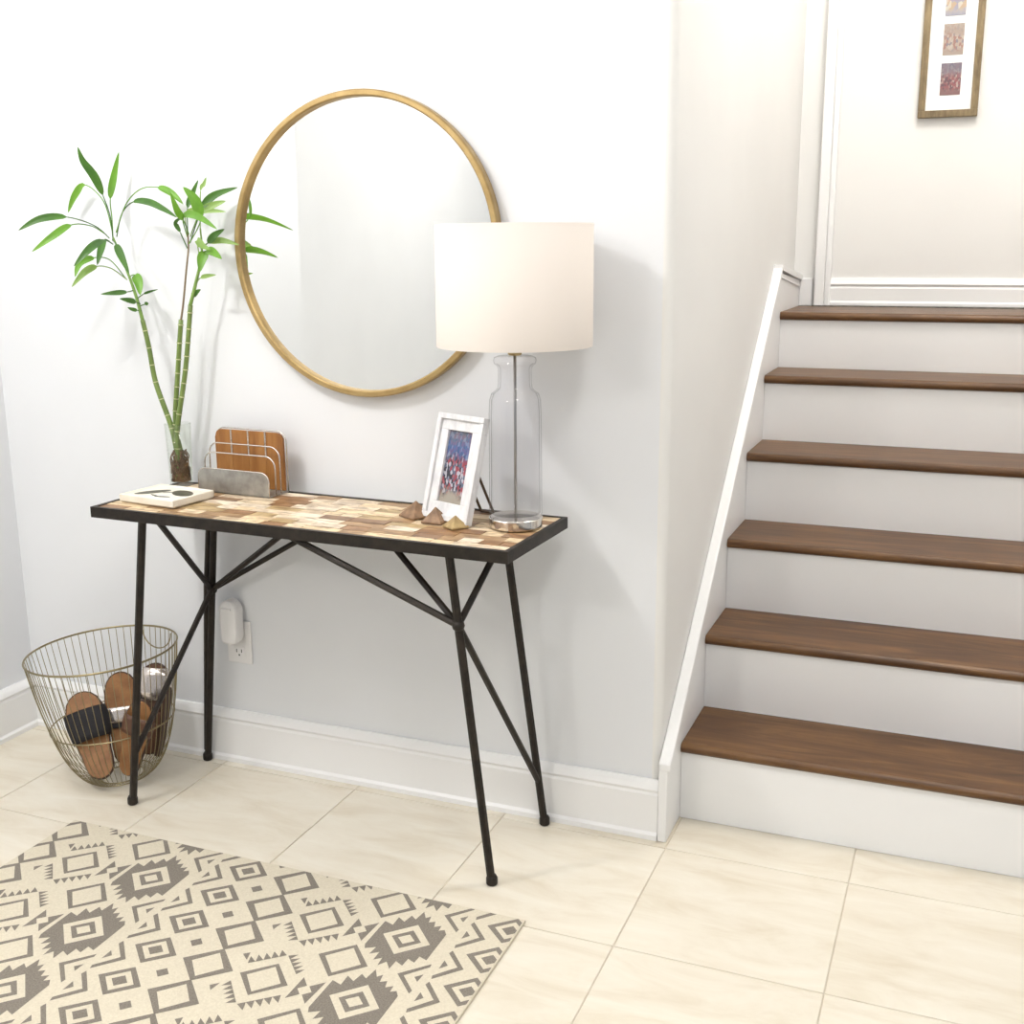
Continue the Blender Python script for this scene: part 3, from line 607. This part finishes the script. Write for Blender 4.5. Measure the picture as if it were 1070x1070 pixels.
# ================================================================== glass vase and lucky bamboo
VX, VY, VR = -1.340, -0.0715, 0.0315; VZ = HT+0.001
va = empty('glass_vase', (VX, VY, VZ)); tag(va, 'clear glass cylinder vase holding bamboo at the back left of the table', 'vase')
bm = nb(); lathe(bm, [(0.001, VZ), (VR-0.006, VZ), (VR-0.005, VZ+0.003), (VR, VZ+0.153), (VR-0.0015, VZ+0.154), (VR-0.0025, VZ+0.152), (VR-0.0065, VZ+0.010), (0.001, VZ+0.008)], VX, VY, 40)
finish('glass', bm, M_VASEGLASS, va, smooth=True)
pt = empty('bamboo_plant', (VX, VY, VZ+0.0095)); tag(pt, 'leafy green lucky bamboo plant standing in the glass vase', 'plant')
LEAVES=[
 ([(-1.487, -0.075, 1.344), (-1.485, -0.08, 1.397), (-1.493, -0.09, 1.447), (-1.496, -0.11, 1.488), (-1.508, -0.13, 1.523), (-1.511, -0.14, 1.554)],2,0.013,0),
 ([(-1.487, -0.075, 1.343), (-1.489, -0.07, 1.391), (-1.498, -0.06, 1.439), (-1.49, -0.05, 1.491), (-1.469, -0.05, 1.548)],2,0.011,1),
 ([(-1.493, -0.08, 1.348), (-1.508, -0.11, 1.377), (-1.533, -0.17, 1.396), (-1.568, -0.22, 1.391), (-1.606, -0.25, 1.366)],2,0.011,0),
 ([(-1.501, -0.08, 1.356), (-1.5, -0.13, 1.376), (-1.504, -0.19, 1.378), (-1.516, -0.24, 1.352), (-1.553, -0.27, 1.318)],2,0.011,1),
 ([(-1.487, -0.075, 1.364), (-1.527, -0.05, 1.435), (-1.586, -0.04, 1.475), (-1.622, -0.04, 1.451), (-1.653, -0.035, 1.411)],2,0.011,1),
 ([(-1.484, -0.08, 1.334), (-1.468, -0.13, 1.343), (-1.461, -0.19, 1.321), (-1.481, -0.22, 1.285)],1,0.012,0),
 ([(-1.488, -0.08, 1.336), (-1.49, -0.1, 1.345), (-1.479, -0.13, 1.318), (-1.475, -0.15, 1.286)],1,0.011,0),
 ([(-1.489, -0.075, 1.344), (-1.471, -0.085, 1.334), (-1.444, -0.1, 1.304), (-1.409, -0.12, 1.266)],1,0.012,0),
 ([(-1.458, -0.075, 1.253), (-1.479, -0.1, 1.297), (-1.49, -0.14, 1.303), (-1.498, -0.18, 1.291), (-1.499, -0.2, 1.26)],2,0.011,1),
 ([(-1.454, -0.075, 1.25), (-1.477, -0.1, 1.277), (-1.493, -0.13, 1.283), (-1.506, -0.16, 1.269), (-1.53, -0.18, 1.236)],2,0.011,2),
 ([(-1.447, -0.075, 1.257), (-1.419, -0.09, 1.262), (-1.4, -0.1, 1.244), (-1.39, -0.11, 1.216)],1,0.015,1),
 ([(-1.435, -0.075, 1.226), (-1.444, -0.09, 1.222), (-1.466, -0.11, 1.22), (-1.49, -0.13, 1.218)],1,0.008,0),
 ([(-1.421, -0.075, 1.194), (-1.421, -0.09, 1.198), (-1.425, -0.11, 1.203), (-1.435, -0.13, 1.208)],1,0.009,0),
 ([(-1.418, -0.075, 1.177), (-1.427, -0.08, 1.178), (-1.434, -0.09, 1.181), (-1.439, -0.1, 1.186)],1,0.006,0),
 ([(-1.475, -0.075, 1.351), (-1.459, -0.07, 1.404), (-1.423, -0.07, 1.431), (-1.361, -0.09, 1.428), (-1.302, -0.11, 1.41), (-1.261, -0.12, 1.392)],2,0.011,0),
 ([(-1.476, -0.075, 1.361), (-1.444, -0.07, 1.426), (-1.407, -0.06, 1.46), (-1.365, -0.05, 1.464), (-1.325, -0.05, 1.449), (-1.294, -0.05, 1.424)],3,0.011,1),
 ([(-1.428, -0.075, 1.206), (-1.414, -0.07, 1.216), (-1.401, -0.06, 1.222), (-1.385, -0.05, 1.227)],1,0.004,0),
 ([(-1.42, -0.075, 1.189), (-1.412, -0.07, 1.192), (-1.409, -0.06, 1.195)],1,0.006,0),
 ([(-1.267, -0.075, 1.333), (-1.228, -0.09, 1.368), (-1.204, -0.11, 1.391), (-1.209, -0.12, 1.43), (-1.23, -0.13, 1.458)],2,0.016,1),
 ([(-1.263, -0.075, 1.336), (-1.242, -0.07, 1.387), (-1.235, -0.06, 1.414), (-1.208, -0.045, 1.442), (-1.146, -0.04, 1.459)],2,0.012,0),
 ([(-1.27, -0.075, 1.349), (-1.259, -0.1, 1.394), (-1.189, -0.14, 1.392), (-1.117, -0.17, 1.364)],1,0.012,1),
 ([(-1.269, -0.075, 1.355), (-1.273, -0.07, 1.398), (-1.24, -0.06, 1.408), (-1.179, -0.045, 1.405)],1,0.011,2),
 ([(-1.235, -0.075, 1.323), (-1.218, -0.07, 1.334), (-1.204, -0.06, 1.352), (-1.183, -0.05, 1.366)],1,0.011,0),
 ([(-1.233, -0.08, 1.31), (-1.213, -0.09, 1.315), (-1.215, -0.1, 1.297), (-1.215, -0.11, 1.27)],1,0.015,1),
 ([(-1.233, -0.08, 1.306), (-1.209, -0.09, 1.317), (-1.175, -0.11, 1.313), (-1.138, -0.13, 1.299)],1,0.014,1),
 ([(-1.238, -0.075, 1.297), (-1.232, -0.09, 1.341), (-1.212, -0.1, 1.329), (-1.182, -0.11, 1.319)],1,0.011,2),
 ([(-1.25, -0.075, 1.247), (-1.236, -0.08, 1.256), (-1.213, -0.085, 1.26), (-1.185, -0.09, 1.263)],1,0.007,2),
 ([(-1.272, -0.075, 1.198), (-1.267, -0.075, 1.212), (-1.256, -0.075, 1.221), (-1.242, -0.075, 1.229)],1,0.009,0),
 ([(-1.235, -0.075, 1.323), (-1.221, -0.06, 1.336), (-1.192, -0.05, 1.34), (-1.152, -0.04, 1.33)],1,0.010,2),
 ([(-1.268, -0.075, 1.362), (-1.275, -0.06, 1.414), (-1.268, -0.05, 1.443), (-1.251, -0.045, 1.478)],1,0.009,0),
 ([(-1.265, -0.075, 1.355), (-1.259, -0.1, 1.387), (-1.25, -0.13, 1.405), (-1.251, -0.15, 1.446)],1,0.011,1),
 ([(-1.262, -0.075, 1.349), (-1.24, -0.06, 1.404), (-1.21, -0.05, 1.42), (-1.182, -0.04, 1.429)],1,0.011,2),
 ([(-1.272, -0.075, 1.323), (-1.281, -0.085, 1.359), (-1.288, -0.09, 1.381), (-1.259, -0.1, 1.394)],1,0.007,0),
 ([(-1.232, -0.075, 1.368), (-1.243, -0.05, 1.452), (-1.236, -0.045, 1.468), (-1.232, -0.04, 1.484)],1,0.006,2),
]
CANES=[
[(-1.379, -0.07, 0.862), (-1.387, -0.07, 0.922), (-1.395, -0.072, 1.003), (-1.406, -0.074, 1.09), (-1.418, -0.075, 1.155)] ,
[(-1.352, -0.07, 0.864), (-1.346, -0.07, 0.921), (-1.326, -0.072, 1.04), (-1.307, -0.072, 1.157)] ,
[(-1.33, -0.075, 0.866), (-1.322, -0.075, 0.922), (-1.299, -0.078, 1.042), (-1.272, -0.078, 1.192)] ]
SHOOTS=[
[(-1.418, -0.075, 1.155), (-1.429, -0.075, 1.202), (-1.447, -0.075, 1.257), (-1.472, -0.075, 1.317), (-1.486, -0.075, 1.351)] ,
[(-1.308, -0.072, 1.153), (-1.296, -0.073, 1.197), (-1.28, -0.075, 1.27), (-1.269, -0.075, 1.323), (-1.268, -0.075, 1.362)] ,
[(-1.273, -0.078, 1.191), (-1.253, -0.077, 1.244), (-1.235, -0.076, 1.297), (-1.231, -0.075, 1.329), (-1.232, -0.075, 1.368)] ]
def vshift(p): return Vector(p)
def taper_path(path, r0, r1): return [r0+(r1-r0)*i/(len(path)-1) for i in range(len(path))]
for i, cn in enumerate(CANES):
    low = [Vector((VX+(0.006, 0.000, -0.006)[i], VY+(0.0, 0.009, -0.009)[i], VZ+0.012)), Vector((VX+(-0.008, -0.004, 0.002)[i], VY+(0.001, 0.008, -0.009)[i], VZ+0.085)), Vector((VX+(-0.0215, -0.011, 0.007)[i], VY+(0.001, 0.006, -0.008)[i], VZ+0.150))]
    path = catmull(low+[Vector(p) for p in cn[2:]], 6)
    bm = nb(); tube(bm, path, 0.0072, 10, r_end=0.0058)
    s = finish('cane', bm, M_CANE, pt, smooth=True)
    L = [0]
    for a, b in zip(path, path[1:]): L.append(L[-1]+(b-a).length)
    bm = nb(); q = 0.055+0.013*i
    while q < L[-1]-0.01:
        j = max(k for k in range(len(L)) if L[k] <= q); t = (path[j+1]-path[j]).normalized(); c = path[j]+t*(q-L[j])
        tube(bm, [c-t*0.0012, c, c+t*0.0012], 0.0074, 10, radii=[0.0066, 0.0078, 0.0066]); q += random.uniform(0.030, 0.044)
    finish('cane_nodes', bm, M_NODE, s, smooth=True)
for i, sh_ in enumerate(SHOOTS):
    path = catmull(sh_, 6); bm = nb(); tube(bm, path, 0.0046 if i != 1 else 0.0026, 8, r_end=0.0018); finish('shoot', bm, M_SHOOT if i != 1 else M_DRY, pt, smooth=True)
for (pts, bi, hw, sh_) in LEAVES:
    hw *= 0.86
    path = catmull(pts, 6); k0 = bi*6
    bm = nb()
    if k0 > 0: tube(bm, path[:k0+1], 0.0014, 5, cap=False)
    blade = path[k0:]; n = len(blade)-1
    if n < 8:
        blade = catmull([blade[0], blade[len(blade)//2], blade[-1]], 6); n = len(blade)-1
    toCam = Vector((0.55, -0.80, 0.25)); rows = []
    for i, p in enumerate(blade):
        t = (blade[min(i+1, n)]-blade[max(i-1, 0)]).normalized()
        side = t.cross(toCam).normalized(); nrm = side.cross(t).normalized()
        s = i/n; w = hw*(math.sin(math.pi*min(1, s**0.72))**0.75)*(1-0.25*s) if 0 < s < 1 else hw*0.04
        fold = 0.32*w
        rows.append([bm.verts.new(p-side*w+nrm*fold), bm.verts.new(p-side*w*0.5+nrm*fold*0.4), bm.verts.new(p), bm.verts.new(p+side*w*0.5+nrm*fold*0.4), bm.verts.new(p+side*w+nrm*fold)])
    for A, B in zip(rows, rows[1:]):
        for k in range(4): bm.faces.new((A[k], A[k+1], B[k+1], B[k]))
    finish('leaf', bm, M_LEAF[sh_], pt, smooth=True)
bm = nb(); rnd = random.Random(3)
for k in range(90):
    a = rnd.uniform(0, 6.28); r0 = rnd.uniform(0.002, 0.018); p = Vector((VX+r0*math.cos(a), VY+r0*math.sin(a), VZ+0.075+rnd.uniform(-0.025, 0.016))); path = [p]
    for s in range(5):
        a += rnd.uniform(-0.9, 0.9); r0 = min(0.0225, max(0.002, r0+rnd.uniform(-0.003, 0.008))); path.append(Vector((VX+r0*math.cos(a), VY+r0*math.sin(a), max(VZ+0.0125, p.z-(s+1)*rnd.uniform(0.0105, 0.0135)))))
    tube(bm, catmull(path, 3), 0.0016, 5)
rt = finish('roots', bm, M_ROOT, pt, smooth=True); rt['kind'] = 'stuff'

# ================================================================== wire basket
BX, BY, BR, BH = -1.487, -0.206, 0.183, 0.338
fwd = Vector((-0.375, 0.927, 0))                       # slight lean to one side
MB = Matrix.Translation((BX, BY, 0.010)) @ Matrix.Rotation(math.radians(-4.0), 4, fwd) @ Matrix.Translation((0, 0, 0.002))
bk = empty('wire_basket', (BX, BY, 0)); tag(bk, 'round brass wire basket of shoes on the floor under the table end', 'basket')
BP = [(0.052, 0.0), (0.075, 0.004), (0.098, 0.022), (0.122, 0.062), (0.141, 0.115), (0.158, 0.185), (0.171, 0.255), (BR, BH)]
def bprof(z):
    for (r0, z0), (r1, z1) in zip(BP, BP[1:]):
        if z0 <= z <= z1: return r0+(r1-r0)*(z-z0)/(z1-z0)
    return BP[-1][0]
sm = catmull([(r, 0, z) for r, z in BP], 4)
b_ = nb(); tube(b_, sm, 0.00095, 5); bmesh.ops.recalc_face_normals(b_, faces=b_.faces)
wm = bpy.data.meshes.new('upright_wire'); b_.to_mesh(wm); b_.free(); wm.materials.append(M_BASKET)
for p in wm.polygons: p.use_smooth = True
NW = 60
for k in range(NW):
    o = bpy.data.objects.new('upright_wire', wm); COL.objects.link(o); o.parent = bk
    o.matrix_local = Matrix.Translation(-Vector(bk.location)) @ MB @ Matrix.Rotation(2*math.pi*k/NW, 4, 'Z')
for nm, r, z, tr in (('rim', BR, BH, 0.0026), ('hoop', bprof(0.150)+0.0015, 0.150, 0.0018), ('base_ring', 0.053, 0.0, 0.002), ('base_ring', 0.076, 0.004, 0.0018)):
    bm = nb(); tube(bm, [MB @ Vector((r*math.cos(2*math.pi*k/72), r*math.sin(2*math.pi*k/72), z)) for k in range(72)], tr, 6, closed=True); finish(nm, bm, M_BASKET, bk, smooth=True)
bm = nb(); Rh = 0.034; hc = BH-0.012
tube(bm, [MB @ (Matrix.Rotation(math.radians(82), 4, 'Z') @ Vector((BR-0.004-0.004*abs(math.sin(a)), 0.052*math.cos(a), hc-0.045*abs(math.sin(a))))) for a in [math.pi*k/14 for k in range(15)]], 0.0017, 6); finish('handle', bm, M_BASKET, bk, smooth=True)

# ================================================================== sandals in the basket
def sandal(name, label, heel, toe, hint, width, straps, sole_m=None, insole_m=None):
    heel, toe = Vector(heel), Vector(toe); a = (toe-heel); Ls = a.length; a.normalize()
    n = Vector(hint); n = (n-a*n.dot(a)).normalized(); s = a.cross(n)
    rt = empty(name, heel); tag(rt, label, 'sandal', 'sandals in the wire basket')
    def W(u, v, h): return heel+a*(u*Ls)+s*v+n*h
    def half(u):                                    # half width along the foot
        return width/2*(0.76+0.24*math.sin(math.pi*min(1, max(0, (u-0.30)/0.85))))*math.sqrt(max(0.0, 1-abs(2*u-1)**6))
    us = [0.0, 0.015, 0.05, 0.1, 0.2, 0.3, 0.42, 0.55, 0.68, 0.8, 0.9, 0.96, 0.99, 1.0]
    def slab(bm, h0, h1, k):
        rows = []
        for u in us:
            w = max(0.004, half(u)*k); c = 0.010*max(0, 0.45-u)  # slightly raised heel
            rows.append([bm.verts.new(W(u if k == 1 else 0.5+(u-0.5)*0.97, v, h+c)) for v, h in ((-w, h0), (w, h0), (w, h1), (-w, h1))])
        for A, B in zip(rows, rows[1:]):
            for k_ in range(4): bm.faces.new((A[k_], A[(k_+1) % 4], B[(k_+1) % 4], B[k_]))
        bm.faces.new(rows[0]); bm.faces.new(rows[-1][::-1])
    bm = nb(); slab(bm, 0.0, 0.012, 1); finish('sole', bm, sole_m or M_SOLE, rt, bevel=0.002)
    bm = nb(); slab(bm, 0.0118, 0.0145, 0.93); finish('insole', bm, insole_m or M_TAN, rt)
    for (u0, u1, hgt, m) in straps:
        bm = nb(); n_a = 12; m_u = 4; g = []
        for i in range(m_u+1):
            u = u0+(u1-u0)*i/m_u; w = half(u)*1.12; row = []
            for j in range(n_a+1):
                t = math.pi*j/n_a; row.append((u, -w*math.cos(t), 0.008+hgt*math.sin(t)**0.8 if 0 < j < n_a else 0.008))
            g.append(row)
        O = [[bm.verts.new(W(*q)) for q in row] for row in g]; I = [[bm.verts.new(W(q[0], q[1]*0.96, q[2]-0.002)) for q in row] for row in g]
        for i in range(m_u):
            for j in range(n_a):
                bm.faces.new((O[i][j], O[i][j+1], O[i+1][j+1], O[i+1][j])); bm.faces.new((I[i][j], I[i+1][j], I[i+1][j+1], I[i][j+1]))
        for j in range(n_a):
            bm.faces.new((O[0][j], I[0][j], I[0][j+1], O[0][j+1])); bm.faces.new((O[-1][j], O[-1][j+1], I[-1][j+1], I[-1][j]))
        for i in range(m_u):
            bm.faces.new((O[i][0], O[i+1][0], I[i+1][0], I[i][0])); bm.faces.new((O[i][-1], I[i][-1], I[i+1][-1], O[i+1][-1]))
        finish('strap', bm, m, rt, smooth=True)
    return rt

sandal('sandal', 'tan sandal with a wide black strap at the left of the wire basket', (-1.478, -0.277, 0.032), (-1.592, -0.215, 0.222), (0.50, -0.75, 0.40), 0.096, [(0.44, 0.78, 0.030, M_BLACK)])
sandal('sandal', 'tan sandal with a shiny silver strap upright in the middle of the wire basket', (-1.468, -0.204, 0.042), (-1.524, -0.140, 0.262), (0.50, -0.75, 0.3), 0.086, [(0.46, 0.62, 0.016, M_SILVER), (0.40, 0.455, 0.014, M_BLACK)])
sandal('sandal', 'tan sandal standing toe up at the right front of the wire basket', (-1.436, -0.236, 0.036), (-1.392, -0.206, 0.230), (0.20, -0.95, 0.25), 0.076, [(0.56, 0.80, 0.024, M_BROWNSTRAP)])
sandal('sandal', 'silver fronted sandal at the top back of the wire basket', (-1.444, -0.146, 0.050), (-1.448, -0.086, 0.278), (0.35, -0.85, 0.35), 0.086, [(0.60, 0.95, 0.018, M_SILVER), (0.38, 0.46, 0.012, M_BROWNSTRAP)], None, M_BROWNSTRAP)
sandal('sandal', 'dark brown sandal standing on edge at the right of the wire basket', (-1.402, -0.150, 0.052), (-1.350, -0.165, 0.250), (-0.9, -0.35, 0.25), 0.066, [(0.55, 0.75, 0.018, M_BROWNSTRAP)], None, M_BROWNSTRAP)

# ================================================================== rug
RX0, RX1, RY0, RY1 = -1.437, -0.290, -2.05, -0.431
rg = empty('area_rug', ((RX0+RX1)/2, (RY0+RY1)/2, 0.0)); tag(rg, 'cream woven rug with taupe diamond and sawtooth pattern on the tile floor', 'rug')
bm = nb(); box(bm, RX0, RX1, RY0, RY1, 0.0004, 0.0060); finish('rug_base', bm, M_RUG, rg, bevel=0.002)
polys = []                                             # (layer, 0 taupe / 1 cream, outline)
def dia(cx, cy, rx, ry, layer, c): polys.append((layer, c, [(cx-rx, cy), (cx, cy-ry), (cx+rx, cy), (cx, cy+ry)]))
def sh2(pts, dx, dy): return [(x+dx, y+dy) for x, y in pts]
PX, PY, HY = 0.6130, 0.2050, 0.1025
def saw(p, q, n, out, dx, dy):
    for i in range(n):
        a = (p[0]+(q[0]-p[0])*i/n, p[1]+(q[1]-p[1])*i/n); b = (p[0]+(q[0]-p[0])*(i+1)/n, p[1]+(q[1]-p[1])*(i+1)/n)
        m = ((a[0]+b[0])/2+out[0], (a[1]+b[1])/2+out[1]); polys.append((0, 0, sh2([a, b, m], dx, dy)))
CB = [(-.551, -.5372), (-.5306, -.5434), (-.5316, -.5153), (-.5142, -.5257), (-.5097, -.501), (-.4965, -.5102), (-.4925, -.4795), (-.4800, -.4985), (-.4719, -.4890), (-.4676, -.5103),
      (-.4559, -.5029), (-.4508, -.5207), (-.4382, -.5119), (-.4367, -.5291), (-.4266, -.5224), (-.4172, -.5353), (-.4165, -.6249), (-.434, -.6189), (-.4348, -.6397), (-.4509, -.6332),
      (-.4519, -.6564), (-.4692, -.648), (-.4702, -.6736), (-.4850, -.6560), (-.4960, -.6720), (-.4985, -.6480), (-.5118, -.6596), (-.5125, -.6341), (-.5280, -.6460), (-.5260, -.6220), (-.5450, -.6330), (-.551, -.6200)]
for ix in range(-2, 2):
    dx = ix*PX
    for j in range(-2, 16):
        dy = -j*HY
        for r, c, l in (((.049, .0445), 0, 0), ((.0325, .031), 1, 1), ((.018, .0165), 0, 2)): dia(-.305+dx, -.580+dy, *r, l, c)
        dia(-.860+dx, -.633+dy, .0145, .0140, 0, 0)
        dia(-.796+dx, -.684+dy, .0570, .0530, 0, 0); dia(-.796+dx, -.684+dy, .0360, .0385, 1, 1)
        for q in ([(-.383, -.5786), (-.339, -.6250), (-.3525, -.6235), (-.386, -.5890)], [(-.339, -.6250), (-.383, -.6730), (-.386, -.6626), (-.3525, -.6235)], [(-.3843, -.6123), (-.3719, -.6251), (-.3839, -.6398)]):
            polys.append((0, 0, sh2(q, dx, dy)))
    for j in range(-2, 9):
        dy = -j*PY
        polys.append((0, 0, sh2(CB, dx, dy)))
        cx, cy = -.483+dx, -.578+dy
        dia(cx, cy, .051, .052, 1, 1); dia(cx, cy, .032, .0315, 2, 0); dia(cx, cy, .018, .0165, 3, 1)
        dia(-.5645+dx, -.682+dy, .0535, .0535, 0, 0); dia(-.5645+dx, -.682+dy, .0385, .0415, 1, 1)
        dia(-.672+dx, -.786+dy, .0520, .0505, 0, 0); dia(-.672+dx, -.786+dy, .0370, .0395, 1, 1)
        saw((-.728, -.756), (-.672, -.7076), 5, (-0.0123, 0.0163), dx, dy); saw((-.669, -.7076), (-.6235, -.752), 5, (0.0123, 0.0143), dx, dy)
        saw((-.6759, -.8644), (-.6160, -.8140), 5, (0.0137, -0.0163), dx, dy); saw((-.7263, -.8116), (-.6797, -.8613), 5, (-0.0123, -0.0143), dx, dy)
        polys.append((0, 0, sh2([(-.7548, -.8371), (-.7406, -.8244), (-.7441, -.8495)], dx, dy))); polys.append((0, 0, sh2([(-.7532, -.7344), (-.7424, -.7250), (-.7352, -.7479)], dx, dy)))
        polys.append((0, 0, sh2([(-.605, -.6145), (-.605, -.549), (-.574, -.582)], dx, dy))); polys.append((0, 0, sh2([(-.559, -.547), (-.563, -.6145), (-.594, -.581)], dx, dy)))
        dia(-.5838+dx, -.582+dy, .0150, .0155, 1, 1)
        for q in ([(-.402, -.632), (-.4005, -.6413), (-.4355, -.6818), (-.449, -.681)], [(-.449, -.681), (-.4355, -.6818), (-.4008, -.7165), (-.402, -.7263)], [(-.4150, -.6786), (-.4023, -.6660), (-.4035, -.6900)]):
            polys.append((0, 0, sh2(q, dx, dy)))
def clip(poly):
    for ax, lim, sg in ((0, RX0+0.003, 1), (0, RX1-0.003, -1), (1, RY0+0.003, 1), (1, RY1-0.003, -1)):
        out = []
        for i, p in enumerate(poly):
            q = poly[(i+1) % len(poly)]; a, b = sg*(p[ax]-lim), sg*(q[ax]-lim)
            if a >= 0: out.append(p)
            if (a >= 0) != (b >= 0): t = a/(a-b); out.append((p[0]+(q[0]-p[0])*t, p[1]+(q[1]-p[1])*t))
        poly = out
        if len(poly) < 3: return None
    return poly
bmd, bmc = nb(), nb()
for layer, c, poly in polys:
    poly = clip(poly)
    if poly is None: continue
    b = bmc if c else bmd; z = 0.00635+0.00014*layer
    try: b.faces.new([b.verts.new((x, y, z)) for x, y in poly])
    except ValueError: pass
def flatup(b):
    bmesh.ops.triangulate(b, faces=b.faces[:]); bmesh.ops.remove_doubles(b, verts=b.verts, dist=1e-6)
    for f in b.faces:
        if f.normal.z < 0: f.normal_flip()
flatup(bmd); flatup(bmc)
finish('woven_pattern', bmd, M_RUGD, rg, kind='stuff'); finish('woven_ground', bmc, M_RUG, rg, kind='stuff')
for o in (COL.objects['woven_pattern'], COL.objects['woven_ground']):
    for p in o.data.polygons:
        if p.normal.z < 0: p.flip()
